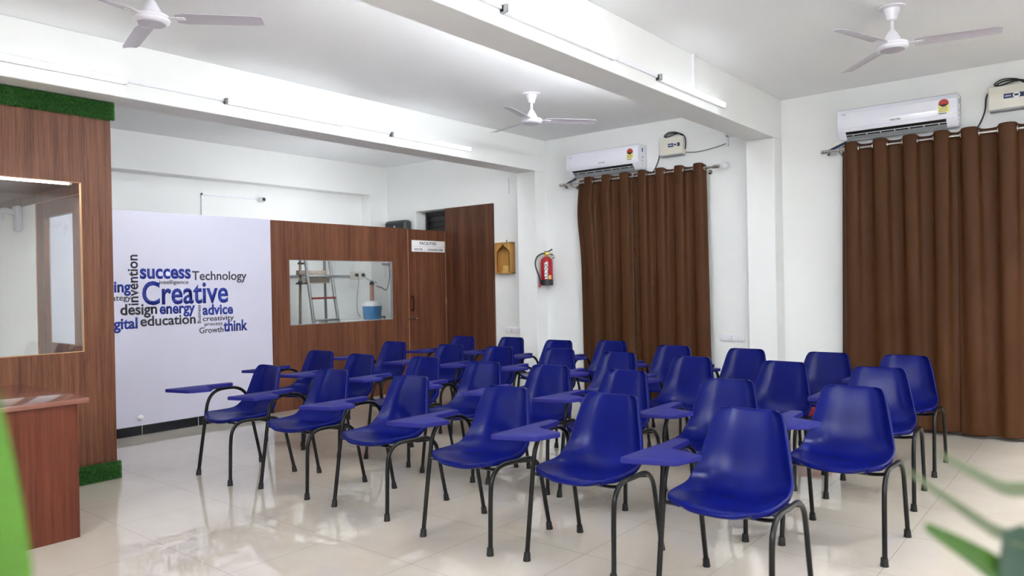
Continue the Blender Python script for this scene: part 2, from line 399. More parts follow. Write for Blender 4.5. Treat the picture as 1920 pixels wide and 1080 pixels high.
obj('divider_line', B().box((7.022, -0.0068, 1.979), (7.653, -0.006, 1.982)).box((7.264, -0.0068, 1.922), (7.267, -0.006, 1.958)), 'grey_pl', s, smooth=False)
st = thing('voltage_stabilizer', 'charcoal rounded stabilizer box above the partition door beside the dark louvres', 'stabilizer', (XR, 8.45, 2.17), -PI / 2)
obj('casing', B().box((-0.235, -0.16, 0), (0.235, 0, 0.262), 0.05, 4), 'char_pl', st)
obj('front_plate', B().box((-0.19, -0.166, 0.05), (0.19, -0.158, 0.215), 0.012), 'dark_pl', st)
for z in (0.165, 0.12):
    obj('indicator', B().lathe([(0.011, -0.004), (0.011, 0.004)], (0.01, -0.167, z), 10, 'y'), 'white_pl', st)

# ------------------------------------------------------------------ tube lights and cable trunking on the beams, plus added fill tubes
TUBES = 'tube lights on the beams'
def tube_light(x0, y, z, label, L=1.2, glow='light'):
    t = thing('tube_light', label, 'tube light', (x0 + L / 2, y, z), 0, TUBES)
    obj('batten', B().box((-L / 2, -0.030, -0.021), (L / 2, 0, 0.024), 0.003), 'white_pl', t)
    obj('diffuser', B().box((-L / 2 + 0.02, -0.046, -0.02), (L / 2 - 0.02, -0.028, 0.02), 0.006, 3), glow, t)
    for sx in (-1, 1):
        obj('end_cap', B().box((sx * L / 2, -0.049, -0.023), (sx * (L / 2 - 0.022), 0.0, 0.023), 0.003), 'grey_pl' if sx < 0 else 'white_pl', t)
    return t
B1Y, B2Y = 2.655, 5.70
tube_light(3.19, B1Y, 2.968, 'glowing tube light on the near ceiling beam, the longer one nearer the camera')
tube_light(5.01, B1Y, 2.958, 'glowing tube light on the near ceiling beam, the one closest to the column')
tube_light(1.30, B1Y, 2.968, 'added tube light on the near ceiling beam, out past the top of the photo')  # unseen third tube, follows the far beam's spacing, added for lighting
tube_light(1.265, B2Y, 2.984, 'glowing tube light on the far beam above the green turf strip')
tube_light(3.25, B2Y, 2.984, 'glowing tube light on the far beam above the word panel, middle of its three')
tube_light(5.06, B2Y, 2.974, 'glowing tube light on the far beam at the end next to the air conditioner')
tube_light(-1.0, B2Y, 2.984, 'tube light on the far beam, beyond the left edge of the photo')
NTH = ('first', 'second', 'third', 'fourth', 'fifth')
def ceiling_fill_tube(x, y, z, label, glow):  # downward-facing extra tube, added for more light
    t = tube_light(x, y, z, label, glow=glow); t.rotation_euler.x = PI / 2
for k, (x, y) in enumerate(((-1.4, 1.6), (0.6, 0.5), (2.6, -0.1), (4.4, -0.7), (6.3, -0.55))):  # unseen ceiling tubes, added to brighten the room from above
    ceiling_fill_tube(x, y, H - 0.001, 'added fill tube light on the ceiling above and behind the camera, %s from the left' % NTH[k], 'fill_back' if k == 4 else ('fill_mid' if k < 2 else 'fill_ceiling'))
for k, (x, g) in enumerate(((-0.6, 'light_far'), (2.2, 'light_far'), (3.7, 'fill_mid'), (5.0, 'fill_mid'))):  # unseen tubes behind the near beam, added to light the middle bay
    tube_light(x, 2.945, 2.985, 'added fill tube light on the hidden back face of the near beam, %s from the left' % NTH[k], glow=g).rotation_euler.z = PI
for k, x in enumerate((0.2, 3.3, 5.6)):  # unseen tubes behind the far beam, added to brighten the far bay
    tube_light(x, 6.0, 2.985, 'added fill tube light on the hidden back face of the far beam, %s from the left' % NTH[k], glow='light_far').rotation_euler.z = PI
for k, x in enumerate((5.3,)):  # unseen tube, added to light the facilities room
    tube_light(x, YP + 0.055, 2.08, 'added fill tube light behind the %s, hidden from the front' % 'brown partition', glow='light_far').rotation_euler.z = PI
for k, y in enumerate((-2.2, -0.2, 2.2)):  # unseen wall tubes, added to brighten the right wall
    tube_light(XL, y, 3.05, 'added fill tube light high on the wall left of the camera, %s from the far end' % NTH[2 - k], glow='fill_back').rotation_euler.z = PI / 2
for k, x in enumerate((-0.2, 3.2)):  # unseen tubes at the camera's back, added as extra light
    tube_light(x, YN, 2.7, 'added fill tube light high on the wall behind the camera, %s' % ('left one', 'right one')[k], glow='light_far').rotation_euler.z = PI
def trunk(label, pts, r=0.009, m='white_pl', name='cable_trunking', cat='cable trunking'):
    b = B()
    for a, c in zip(pts, pts[1:]):
        lo = [min(a[i], c[i]) - r for i in range(3)]; hi = [max(a[i], c[i]) + r for i in range(3)]
        b.box(lo, hi)
    return tag(obj(name, b, m, smooth=False), label, cat)
trunk('thin white cable trunking along the near beam between its tube lights', [(2.5, B1Y - 0.009, 2.975), (3.18, B1Y - 0.009, 2.975)]);
trunk('short white cable trunking on the near beam joining its two visible tube lights', [(4.40, B1Y - 0.009, 2.972), (5.0, B1Y - 0.009, 2.966)])
trunk('white vertical cable trunking dropping from the ceiling to the near beam tube light', [(5.64, B1Y - 0.01, 3.279), (5.64, B1Y - 0.01, 2.99)], 0.011)
trunk('white cable trunking on the far beam above the word panel', [(2.47, B2Y - 0.009, 2.992), (3.24, B2Y - 0.009, 2.992)])
trunk('white cable trunking on the far beam above the brown partition window', [(4.46, B2Y - 0.009, 2.988), (5.05, B2Y - 0.009, 2.984)])

# ------------------------------------------------------------------ ceiling fans
def fan(x, y, angs, label):
    t = thing('ceiling_fan', label, 'ceiling fan', (x, y, H), 0, 'white ceiling fans')
    obj('canopy', B().lathe([(0.0, 0), (0.085, 0), (0.085, -0.006), (0.052, -0.012), (0.05, -0.03), (0.045, -0.035), (0.030, -0.088), (0.018, -0.094), (0.0, -0.094)], (0, 0, 0), 24), 'fan_white', t)
    obj('downrod', B().tube([(0, 0, -0.09), (0, 0, -0.18)], 0.012, 12), 'fan_white', t)
    obj('motor_cover', B().lathe([(0.0, -0.155), (0.018, -0.157), (0.024, -0.165), (0.052, -0.215), (0.054, -0.235), (0.0, -0.236)], (0, 0, 0), 24), 'fan_white', t)
    m = obj('motor', B().lathe([(0.0, -0.234), (0.05, -0.235), (0.088, -0.243), (0.10, -0.25), (0.10, -0.262), (0.096, -0.265), (0.10, -0.268), (0.099, -0.279), (0.088, -0.289), (0.082, -0.291), (0.0, -0.291)], (0, 0, 0), 36), 'fan_white', t)
    obj('motor_plate', B().lathe([(0.0, -0.291), (0.080, -0.2915), (0.076, -0.2955), (0.0, -0.297)], (0, 0, 0), 32), 'fan_blade', m)
    for a in angs:
        b = B(); rows = []
        N = 10
        for i in range(N + 1):
            r = 0.135 + (0.635 - 0.135) * i / N
            hw = 0.058 - 0.008 * i / N
            if i == 0: hw *= 0.75
            if i == N: hw *= 0.80
            tw = math.radians(11)
            row = []
            for k in range(7):
                q = -1 + 2 * k / 6
                yy = hw * q
                zz = -0.258 - yy * math.sin(tw) + 0.004 * (1 - q * q) - 0.006 * i / N
                row.append((r, yy * math.cos(tw), zz))
            rows.append(row)
        top = rows; bot = [[(p[0], p[1], p[2] - 0.003) for p in r] for r in rows]
        b.grid(top); b.grid(bot)
        rim_t = [r[0] for r in top] + top[-1][1:] + [r[-1] for r in top[::-1]][1:] + top[0][::-1][1:-1]
        rim_b = [r[0] for r in bot] + bot[-1][1:] + [r[-1] for r in bot[::-1]][1:] + bot[0][::-1][1:-1]
        b.grid([rim_t + rim_t[:1], rim_b + rim_b[:1]])
        b.xf(Matrix.Rotation(a, 4, 'Z'))
        bl = obj('blade', b, 'fan_blade', t)
        br = B().box((0.085, -0.024, -0.262), (0.19, 0.024, -0.258), 0.001)
        br.lathe([(0.006, -0.264), (0.006, -0.256)], (0.15, 0.014, 0), 8).lathe([(0.006, -0.264), (0.006, -0.256)], (0.15, -0.014, 0), 8).lathe([(0.006, -0.265), (0.006, -0.256)], (0.18, 0.0, 0), 8)
        br.xf(Matrix.Rotation(a, 4, 'Z'))
        obj('blade_bracket', br, 'fan_white', bl)
    return t
R = math.radians
fan(2.04, 4.35, (R(-45), R(77), R(197)), 'white ceiling fan at the top left corner above the booth side')
fan(5.725, 4.384, (R(-43), R(77), R(197)), 'white ceiling fan between the two beams in front of the air conditioner')
fan(5.611, 1.164, (R(-79), R(163), R(42)), 'white ceiling fan at the top right, on the camera side of the near beam')

# ------------------------------------------------------------------ air conditioners
def aircon(y, z, label):
    t = thing('air_conditioner', label, 'air conditioner', (XR, y, z), -PI / 2, 'white split air conditioners')
    Wd = 0.50
    prof = [(0, 0.02), (0, 0.285), (-0.16, 0.285), (-0.195, 0.272), (-0.212, 0.235), (-0.216, 0.15), (-0.213, 0.095), (-0.202, 0.074), (-0.125, 0.002), (-0.06, 0.0)]
    obj('body', B().prism(prof, -Wd, Wd, 'yz', 0.006), 'lav_pl', t)
    fp = [(-0.165, 0.288), (-0.198, 0.276), (-0.218, 0.237), (-0.222, 0.15), (-0.218, 0.098), (-0.209, 0.098), (-0.208, 0.15), (-0.205, 0.232), (-0.19, 0.266), (-0.165, 0.28)]
    f = obj('front_panel', B().prism(fp, -Wd + 0.004, Wd - 0.004, 'yz', 0.002), 'lav_pl', t)
    # outlet on the sloping underside
    n = Vector((-0.043, -0.076)).normalized()
    def slope(k, off): 
        a = Vector((-0.202, 0.074)); c = Vector((-0.125, 0.002)); q = a + (c - a) * k
        nn = Vector((-(c - a).y, (c - a).x)).normalized()
        if nn.y > 0: nn = -nn
        return q + nn * off
    def strip(k0, k1, o0, o1, x0, x1):
        p = [slope(k0, o0), slope(k1, o0), slope(k1, o1), slope(k0, o1)]
        return [(v.x, v.y) for v in p], x0, x1
    p, x0, x1 = strip(0.10, 0.86, -0.004, 0.0015, -Wd + 0.07, Wd - 0.09)
    ou = obj('air_outlet', B().prism(p, x0, x1, 'yz'), 'black', t, smooth=False)
    b = B(); p, _, _ = strip(0.40, 0.46, 0.0, 0.004, 0, 0); b.prism(p, x0, x1, 'yz')
    for k in range(7):
        xx = x0 + (x1 - x0) * (k + 0.5) / 7
        p2, _, _ = strip(0.40, 0.80, 0.0, 0.003, 0, 0); b.prism(p2, xx - 0.004, xx + 0.004, 'yz')
    obj('louvre', b, 'white_pl', ou, smooth=False)
    p, _, _ = strip(0.62, 0.98, 0.001, 0.007, 0, 0)
    obj('flap', B().prism(p, x0, x1, 'yz'), 'grey_pl', t, smooth=False)
    sk = obj('energy_label', B().box((Wd - 0.145, -0.2235, 0.124), (Wd - 0.06, -0.218, 0.185)), 'yellow', t, smooth=False)
    obj('star_rating', B().lathe([(0.040, 0), (0.040, 0.002), (0.0, 0.002)], (Wd - 0.1025, -0.2225, 0.198), 20, 'y'), 'sticker_red', sk)
    obj('rating_arc', B().prism([(Wd - 0.1025 + 0.03 * math.cos(a), 0.192 + 0.022 * math.sin(a)) for a in [PI + PI * q / 8 for q in range(9)]], -0.2242, -0.2232, 'xz'), 'dark_pl', sk, smooth=False)
    obj('text_lines', B().box((Wd - 0.135, -0.2242, 0.16), (Wd - 0.07, -0.2232, 0.164)).box((Wd - 0.135, -0.2242, 0.15), (Wd - 0.075, -0.2232, 0.153)).box((Wd - 0.135, -0.2242, 0.14), (Wd - 0.075, -0.2232, 0.143)).box((Wd - 0.135, -0.2242, 0.13), (Wd - 0.085, -0.2232, 0.133)), 'cable_grey', sk, smooth=False)
    lb = obj('white_sticker', B().box((Wd - 0.15, -0.2225, 0.102), (Wd - 0.03, -0.2165, 0.122)), 'label', t, smooth=False)
    obj('sticker_print', B().box((Wd - 0.14, -0.2232, 0.109), (Wd - 0.08, -0.2222, 0.116)), 'navy', lb, smooth=False)
    lettering('logo', 'VOLTAS', -0.04, 0.05, 0.113, 0.128, -0.2205, 'ink_dark', f, bold=.02)
    lettering('logo', 'TATA', -Wd + 0.045, -Wd + 0.085, 0.225, 0.233, -0.2195, 'ink_dark', f, bold=.02)
    sd = obj('side_sticker', B().box((Wd - 0.001, -0.17, 0.03), (Wd + 0.001, -0.06, 0.27)), 'label', t, smooth=False)
    obj('side_logo', B().box((Wd, -0.13, 0.20), (Wd + 0.002, -0.10, 0.245)).box((Wd, -0.125, 0.13), (Wd + 0.002, -0.105, 0.15)).box((Wd, -0.125, 0.09), (Wd + 0.002, -0.11, 0.105)).box((Wd, -0.125, 0.05), (Wd + 0.002, -0.11, 0.06)), 'teal', sd, smooth=False)
    pp = smooth_path([(-Wd + 0.05, -0.07, 0.02), (-Wd - 0.04, -0.09, -0.02), (-Wd - 0.1, -0.08, -0.045), (-Wd - 0.13, -0.03, -0.06), (-Wd - 0.14, 0.0, -0.07)], 6)
    pp2 = [(p[0], p[1] - 0.012, p[2] - 0.028) for p in pp]
    hs = obj('drain_hose', B().tube(pp2, 0.012, 8), 'navy', t)
    obj('pipe_wrap', B().tube(pp, 0.022, 10), 'cream_pl', t)
    return t
aircon(4.72, 2.735, 'white split air conditioner above the curtains between the two columns')
aircon(1.55, 2.757, 'white split air conditioner above the curtains at the right, below the corner fan')

def stabilizer(y, z, label, right=True):
    t = thing('stabilizer_box', label, 'stabilizer', (XR, y, z), -PI / 2, 'cream stabilizer boxes on the right wall')
    obj('casing', B().box((-0.145, -0.10, 0), (0.145, 0, 0.20), 0.012, 3), 'cream_pl', t)
    obj('bottom_vent', B().box((-0.135, -0.092, -0.012), (0.135, -0.005, 0.002)), 'grey_pl', t, smooth=False)
    lb = obj('display_label', B().box((-0.03, -0.1025, 0.085), (0.115, -0.0995, 0.125), 0.001), 'navy', t)
    obj('display_ring', B().lathe([(0.026, 0), (0.026, -0.004), (0.0, -0.004)], (0.062, -0.102, 0.105), 18, 'y'), 'white_pl', lb)
    obj('display_screen', B().box((0.047, -0.1085, 0.097), (0.077, -0.1055, 0.113)), 'dark_pl', lb, smooth=False)
    obj('brand_mark', B().box((-0.022, -0.1035, 0.101), (0.022, -0.1022, 0.109)), 'label', lb, smooth=False)
    b = B()
    b.tube(smooth_path([(0.13, -0.02, 0.04), (0.165, -0.05, 0.10), (0.155, -0.06, 0.19), (0.09, -0.06, 0.235), (-0.02, -0.06, 0.245), (-0.08, -0.05, 0.225), (-0.05, -0.05, 0.20), (-0.10, -0.04, 0.205), (-0.16, -0.035, 0.14), (-0.175, -0.03, 0.02), (-0.21, -0.03, -0.08), (-0.26, -0.03, -0.16)], 8), 0.0065, 8)
    obj('mains_cable', b, 'cable', t)
    obj('coiled_cable', B().tube(smooth_path([(0.12, -0.03, 0.205), (0.06, -0.05, 0.25), (-0.04, -0.055, 0.262), (-0.10, -0.05, 0.23), (-0.06, -0.045, 0.215), (0.05, -0.055, 0.235), (0.13, -0.06, 0.215), (0.165, -0.06, 0.16), (0.158, -0.045, 0.06)], 8), 0.006, 8), 'cable', t)
    return t
stabilizer(3.87, 2.86, 'cream stabilizer box with looped black cable right of the middle air conditioner')
stabilizer(0.69, 2.86, 'cream stabilizer box cut by the right edge of the photo')
tag(obj('cable', B().tube(smooth_path([(XR - 0.02, 3.76, 2.885), (XR - 0.012, 3.6, 2.868), (XR - 0.012, 3.4, 2.885), (XR - 0.014, 3.25, 2.915)], 8), 0.005, 6), 'cable_grey'), 'thin grey cable sagging from the stabilizer to the column', 'cable')
trunk('short white cable trunking on the wall at the top of the near column', [(XR - 0.012, 3.235, 2.895), (XR - 0.012, 3.235, 2.99), (XR - 0.012, 2.96, 2.99)], 0.012)
trunk('short white cable trunking under the far beam beside its column', [(XR - 0.012, 6.32, 2.66), (XR - 0.012, 6.32, 2.86)], 0.010)

# ------------------------------------------------------------------ curtain rods and curtains
RX = 7.565
def rod(y0, y1, z, label):
    t = thing('curtain_rod', label, 'curtain rod', (RX, (y0 + y1) / 2, z), 0, 'steel curtain rods')
    h = abs(y0 - y1) / 2
    obj('pole', B().tube([(0, -h, 0), (0, h, 0)], 0.0125, 14), 'chrome', t)
    for sg in (-1, 1):
        pr = [(0.0125, 0), (0.02, 0.004), (0.02, 0.02), (0.014, 0.024), (0.021, 0.03), (0.021, 0.045), (0.014, 0.05), (0.021, 0.056), (0.021, 0.075), (0.012, 0.08), (0, 0.08)]
        obj('finial', B().lathe([(r, sg * (h + q)) for r, q in pr], (0, 0, 0), 16, 'y'), 'chrome', t)
        yb = sg * (h - 0.09)
        obj('bracket', B().tube([(0, yb, -0.016), (0.05, yb, -0.03), (XR - RX, yb, -0.03)], 0.008, 8).lathe([(0.025, XR - RX - 0.006), (0.025, XR - RX)], (0, yb, -0.03), 14, 'x').torus((0, yb, 0), 0.017, 0.005, 'y', 14, 6), 'chrome', t)
    return t
rod(5.29, 3.35, 2.655, 'steel curtain rod under the air conditioner between the columns')
rod(2.14, -0.4, 2.667, 'steel curtain rod under the air conditioner at the right')
def curtain(y0, y1, zr, zb, folds, phase, label, seed, amp=0.055, wild=0.0):
    """eyelet curtain hanging from y0 (far) to y1 (near), local origin at the rod."""
    t = thing('curtain', label, 'curtain', (RX, y0, zr), 0, 'brown eyelet curtains')
    rnd = random.Random(seed); W = y0 - y1
    NC, NR = folds * 16, 44
    ph = [rnd.uniform(-0.5, 0.5) for _ in range(folds + 2)]
    b = B(); rows = []
    topz = 0.052
    for j in range(NR + 1):
        v = j / NR; z = topz + (zb - zr - topz) * v
        row = []
        for i in range(NC + 1):
            u = i / NC; k = u * folds
            a = 2 * PI * k + phase
            am = amp * (1 - 0.30 * v) * (1 + 0.35 * math.sin(3.1 * k + seed) * v)
            wob = 0.35 * v * ph[int(k)] * math.sin(PI * (k % 1.0))
            c = math.sin(1.15 * math.sin(a + wob + PI / 2)) / math.sin(1.15)
            x = -am * c
            x += 0.012 * v * math.sin(7 * u + seed * 2 + 2 * v)
            if wild: x += wild * math.exp(-((v - 0.12) / 0.10) ** 2) * math.sin(22 * v * (1 + 0.3 * math.sin(k * 2)) + 5 * u) * (0.5 + 0.5 * c)
            yy = -W * u - 0.018 * math.sin(2 * a) * (1 - v) + 0.02 * v * math.sin(PI * u * 2 + seed)
            if wild: yy += 0.045 * math.exp(-((v - 0.16) / 0.14) ** 2) * (1 - u) ** 2
            zz = z + (0.012 * math.cos(a) * (1 - v) ** 6) + 0.006 * math.sin(5 * u + seed) * v
            row.append((x, yy, zz))
        rows.append(row)
    b.grid(rows)
    o = obj('fabric', b, 'curtain', t, angle=180)
    sd = o.modifiers.new('thickness', 'SOLIDIFY'); sd.thickness = 0.0025; sd.offset = 0
    ss = o.modifiers.new('smooth', 'SUBSURF'); ss.levels = 1; ss.render_levels = 1
    for k in range(folds * 2):
        u = (k + 0.5) / (folds * 2) - phase / (2 * PI * folds)
        # zero crossing of the wave where the rod passes the cloth
        q = (PI / 2 + PI * k - phase) / (2 * PI * folds)
        if 0.005 < q < 0.995:
            r = B().torus((0, 0, 0), 0.024, 0.006, 'y', 20, 8)
            r.xf(Matrix.Translation((0, -W * q, 0)))
            obj('eyelet', r, 'chrome', t)
    return t
curtain(5.075, 4.335, 2.655, 0.03, 3, 2.6, 'brown satin curtain beside the fire extinguisher, left half of the middle window', 3, 0.034, 0.022)
curtain(4.333, 3.415, 2.655, 0.03, 4, 2.6, 'brown curtain right half of the middle window, beside the wall sockets', 5, 0.036)
curtain(2.045, 1.04, 2.667, 0.03, 4, 3.6, 'brown curtain at the right, left half next to the near column', 8, 0.036)
curtain(1.085, -0.30, 2.667, 0.03, 5, 3.6, 'brown curtain at the right edge of the photo', 11, 0.036)
bu = thing('wall_bulb_holder', 'round white bulb in a wall holder at the end of the middle curtain rod', 'bulb', (XR, 3.245, 2.675), -PI / 2)
obj('holder', B().lathe([(0.035, 0), (0.035, -0.02), (0.02, -0.03), (0.02, -0.055), (0.0, -0.055)], (0, 0, 0), 18, 'y'), 'white_pl', bu)
obj('bulb', B().ball((0, -0.085, 0), 0.036), 'label', bu)

# ------------------------------------------------------------------ sockets
def switchboard(y, z, wd, label, plug=False):
    t = thing('switchboard', label, 'socket', (XR, y, z), -PI / 2, 'white wall switchboards')
    obj('plate', B().box((-wd / 2, -0.014, -0.04), (wd / 2, 0, 0.04), 0.004), 'white_pl', t)
    for k in range(3):
        x = -wd / 2 + wd * (k + 0.5) / 3
        obj('switch', B().box((x - 0.032, -0.018, -0.028), (x + 0.032, -0.013, 0.028), 0.002), 'white_pl', t)
    x = wd / 6
    for dx, dz in ((0, 0.012), (-0.01, -0.008), (0.01, -0.008)):
        pass
    obj('socket_holes', B().lathe([(0.004, 0), (0.004, -0.0186)], (0, 0, 0.012), 8, 'y').lathe([(0.004, 0), (0.004, -0.0186)], (-0.011, 0, -0.008), 8, 'y').lathe([(0.004, 0), (0.004, -0.0186)], (0.011, 0, -0.008), 8, 'y'), 'dark_pl', t)
    return t
switchboard(3.222, 0.805, 0.28, 'white switch and socket plate on the wall between the middle curtain and the near column')
switchboard(6.30, 0.812, 0.24, 'white switch plate on the wall below the wooden shrine box')

# ------------------------------------------------------------------ wooden shrine box with a small carved plaque
sh = thing('wooden_shrine_box', 'honey wooden box shrine with scalloped arch hung between brown door and far column', 'shrine', (XR, 6.37, 1.575), -PI / 2)
Wm, Hm, Dm = 0.135, 0.42, 0.10
b = B()
b.box((-Wm, -Dm, 0), (-Wm + 0.012, 0, Hm)); b.box((Wm - 0.012, -Dm, 0), (Wm, 0, Hm)); b.box((-Wm, -Dm, 0), (Wm, 0, 0.012)); b.box((-Wm, -Dm, Hm - 0.012), (Wm, 0, Hm)); b.box((-Wm, -0.008, 0), (Wm, 0, Hm))
obj('case', b, 'pine', sh, smooth=False)
arch = [(-Wm + 0.012, 0.012), (-Wm + 0.032, 0.012), (-Wm + 0.032, 0.285), (-0.098, 0.29), (-0.088, 0.315), (-0.068, 0.32), (-0.055, 0.345), (-0.03, 0.352), (-0.012, 0.368), (0.0, 0.39)]
arch = arch + [(-x, z) for x, z in arch[::-1][1:]]
outer = [(Wm - 0.012, Hm - 0.012), (-Wm + 0.012, Hm - 0.012)]
obj('arch_front', B().prism(arch + outer, -Dm + 0.010, -Dm + 0.024, 'xz'), 'pine', sh, smooth=False)
obj('arch_shadow_edge', B().tube([(x, -Dm + 0.011, z) for x, z in arch[1:-1]], 0.006, 6), 'bronze', sh)  # dark edge paint and the arch's shadow, both put into this strip
obj('hanging_nail', B().tube([(0.0, 0.0, Hm + 0.03), (0.0, -0.02, Hm + 0.03)], 0.005, 8).box((-0.004, -0.012, Hm), (0.004, -0.006, Hm + 0.03)), 'dark_pl', sh)
pl = thing('carved_plaque', 'small cream and gold carved plaque standing inside the wooden shrine box', 'plaque', (XR - 0.035, 6.355, 1.588), -PI / 2)
obj('carving', B().box((-0.065, -0.006, 0.012), (0.065, 0.014, 0.095), 0.006, 2), 'gold', pl)
obj('base', B().box((-0.08, -0.014, 0), (0.08, 0.02, 0.014), 0.003), 'gold', pl)

# ------------------------------------------------------------------ fire extinguisher
fe = thing('fire_extinguisher', 'red fire extinguisher with black hose hung on the wall left of the middle curtain', 'fire extinguisher', (XR - 0.155, 5.595, 1.405), -PI / 2 + math.radians(37))
obj('cylinder', B().lathe([(0.0, 0.03), (0.07, 0.03), (0.078, 0.04), (0.078, 0.30), (0.07, 0.335), (0.045, 0.36), (0.022, 0.368), (0.0, 0.37)], (0, 0, 0), 32), 'red', fe)
obj('base_ring', B().lathe([(0.0, 0.0), (0.074, 0.0), (0.080, 0.006), (0.080, 0.075), (0.0, 0.076)], (0, 0, 0), 32), 'dark_pl', fe)
lb = B(); rows = []
for k in range(9):
    a = math.radians(-97) - 0.27 + 0.54 * k / 8
    rows.append([(0.0792 * math.cos(a), 0.0792 * math.sin(a), z) for z in (0.085, 0.29)])
lab = obj('label_strip', lb.grid(rows), 'label', fe)
o = lettering('label_text', 'RAINX', -0.016, 0.026, 0.093, 0.282, 0.0, 'ink_dark', lab, True, .02)
for v in o.data.vertices:
    xx = v.co.x; rr = 0.0802 - v.co.y * 0.5; a = math.radians(-97) + (xx - 0.005) / 0.0795; v.co.x = rr * math.cos(a); v.co.y = rr * math.sin(a)
lb = B(); rows = []
for k in range(7):
    a = -PI / 2 + 0.25 + 0.5 * k / 6
    rows.append([(0.079 * math.cos(a), 0.079 * math.sin(a), z) for z in (0.08, 0.13)])
obj('gold_label', lb.grid(rows), 'gold', fe)
obj('valve', B().lathe([(0.0, 0.366), (0.02, 0.366), (0.024, 0.38), (0.016, 0.395), (0.016, 0.425), (0.0, 0.43)], (0, 0, 0), 16).box((-0.02, -0.014, 0.395), (0.045, 0.014, 0.42), 0.004), 'brass', fe)
obj('lever', B().box((-0.03, -0.011, 0.425), (0.03, 0.011, 0.437), 0.003).tube([(0.02, 0, 0.432), (0.075, 0, 0.462)], 0.008, 8).tube([(0.02, 0, 0.405), (0.085, 0, 0.388)], 0.008, 8), 'dark_pl', fe)
obj('hose', B().tube(smooth_path([(-0.015, 0, 0.408), (-0.06, -0.01, 0.405), (-0.12, -0.03, 0.365), (-0.145, -0.045, 0.29), (-0.135, -0.045, 0.22), (-0.11, -0.04, 0.15), (-0.092, -0.025, 0.09), (-0.088, -0.02, 0.03)], 7), 0.0095, 10), 'dark_pl', fe)
obj('nozzle', B().tube([(-0.088, -0.02, 0.035), (-0.09, -0.02, 0.0), (-0.09, -0.02, -0.02)], [0.011, 0.014, 0.017], 10), 'red', fe)
hk = B().box((-0.015, 0.02, 0.36), (0.015, 0.153, 0.385)).box((-0.018, 0.145, 0.345), (0.018, 0.153, 0.39))
hk.xf(Matrix.Rotation(math.radians(-37), 4, 'Z'))
obj('wall_hook', hk, 'chrome', fe, smooth=False)
tag(obj('wall_hook', B().tube([(XR - 0.05, 5.79, 1.84), (XR - 0.05, 5.79, 1.90)], 0.007, 8).tube([(XR, 5.79, 1.845), (XR - 0.05, 5.79, 1.845)], 0.006, 8), 'brass'), 'small brass hook on the wall left of the fire extinguisher lever', 'hook')

# ------------------------------------------------------------------ CCTV camera on the far wall
YW = YF + 0.2
cc = thing('security_camera', 'small white security camera on the far wall above the word panel', 'security camera', (5.62, YW, 2.635), 0)
obj('mount', B().lathe([(0.03, 0), (0.03, -0.015), (0.012, -0.02), (0.012, -0.04), (0, -0.04)], (0, 0, 0), 16, 'y'), 'white_pl', cc)
obj('camera_body', B().lathe([(0.0, 0.02), (0.032, 0.01), (0.036, -0.02), (0.036, -0.06), (0.028, -0.075), (0.0, -0.075)], (0, -0.04, 0), 18, 'y'), 'white_pl', cc)
obj('lens', B().lathe([(0.024, -0.076), (0.024, -0.08), (0.0, -0.082)], (0, -0.04, 0), 16, 'y'), 'dark_pl', cc)
trunk('white conduit running across the far wall to the security camera and down', [(5.6, YW - 0.012, 2.648), (4.80, YW - 0.012, 2.648), (4.80, YW - 0.012, 1.2)], 0.010, name='conduit', cat='conduit')

# ------------------------------------------------------------------ facilities room seen through the partition window
trunk('grey conduit across the far wall behind the step ladder', [(5.2, YW - 0.014, 1.60), (7.10, YW - 0.014, 1.60)], 0.014, 'grey_pl', 'conduit', 'conduit')
sk = thing('socket_board', 'white socket board with two black plugs seen through the partition window', 'socket', (7.29, YW, 1.615), 0)
obj('plate', B().box((-0.15, -0.03, -0.055), (0.15, 0, 0.055), 0.006), 'cream_pl', sk)
for x in (-0.06, 0.065):
    p = obj('plug', B().lathe([(0.0, -0.028), (0.028, -0.03), (0.026, -0.06), (0.015, -0.07), (0.0, -0.07)], (x, 0, 0.0), 14, 'y'), 'dark_pl', sk)
    if x < 0:
        c = B().tube(smooth_path([(x, -0.06, 0.0), (x + 0.01, -0.07, -0.10), (x - 0.03, -0.08, -0.35), (x - 0.045, -0.1, -0.55), (x - 0.01, -0.12, -0.64)], 8), 0.005, 6)
    else:
        c = B().tube(smooth_path([(x, -0.06, 0.0), (x + 0.02, -0.10, -0.06), (x - 0.03, -0.3, -0.10), (x - 0.12, -0.50, -0.13)], 8), 0.005, 6)
    obj('cord', c, 'cable_grey', p)
ct = thing('counter', 'white marble counter under the water jug behind the partition window', 'counter', (7.10, 8.62, 0), 0)
obj('counter_top', B().box((-0.55, -0.36, 0.92), (0.255, 0.36, 0.955), 0.004).box((0.20, -0.36, 0.92), (0.60, 0.16, 0.955), 0.004), 'marble', ct)
obj('support_panel', B().box((-0.52, -0.30, 0), (-0.48, 0.34, 0.92)).box((0.54, -0.30, 0), (0.58, 0.14, 0.92)), 'marble', ct, smooth=False)
jg = thing('water_dispenser_jug', 'blue water jug with white lid standing on the counter behind the partition window', 'water jug', (7.10, 8.45, 0.956), 0)
obj('jug', B().lathe([(0.0, 0), (0.118, 0), (0.130, 0.02), (0.142, 0.18), (0.138, 0.195), (0.0, 0.196)], (0, 0, 0), 32), 'jug', jg)
obj('lid', B().lathe([(0.0, 0.194), (0.142, 0.194), (0.138, 0.225), (0.115, 0.258), (0.05, 0.270), (0.0, 0.271)], (0, 0, 0), 32), 'white_pl', jg)
obj('tap', B().tube([(0.125, -0.02, 0.03), (0.20, -0.05, 0.03)], 0.012, 8).tube([(0.2, -0.045, 0.04), (0.2, -0.045, 0.0)], 0.010, 8), 'char_pl', jg)
fl = obj('pump_column', B().lathe([(0.0, 0.27), (0.031, 0.27), (0.031, 0.51), (0.0, 0.51)], (0, 0, 0), 16), 'filter', jg)
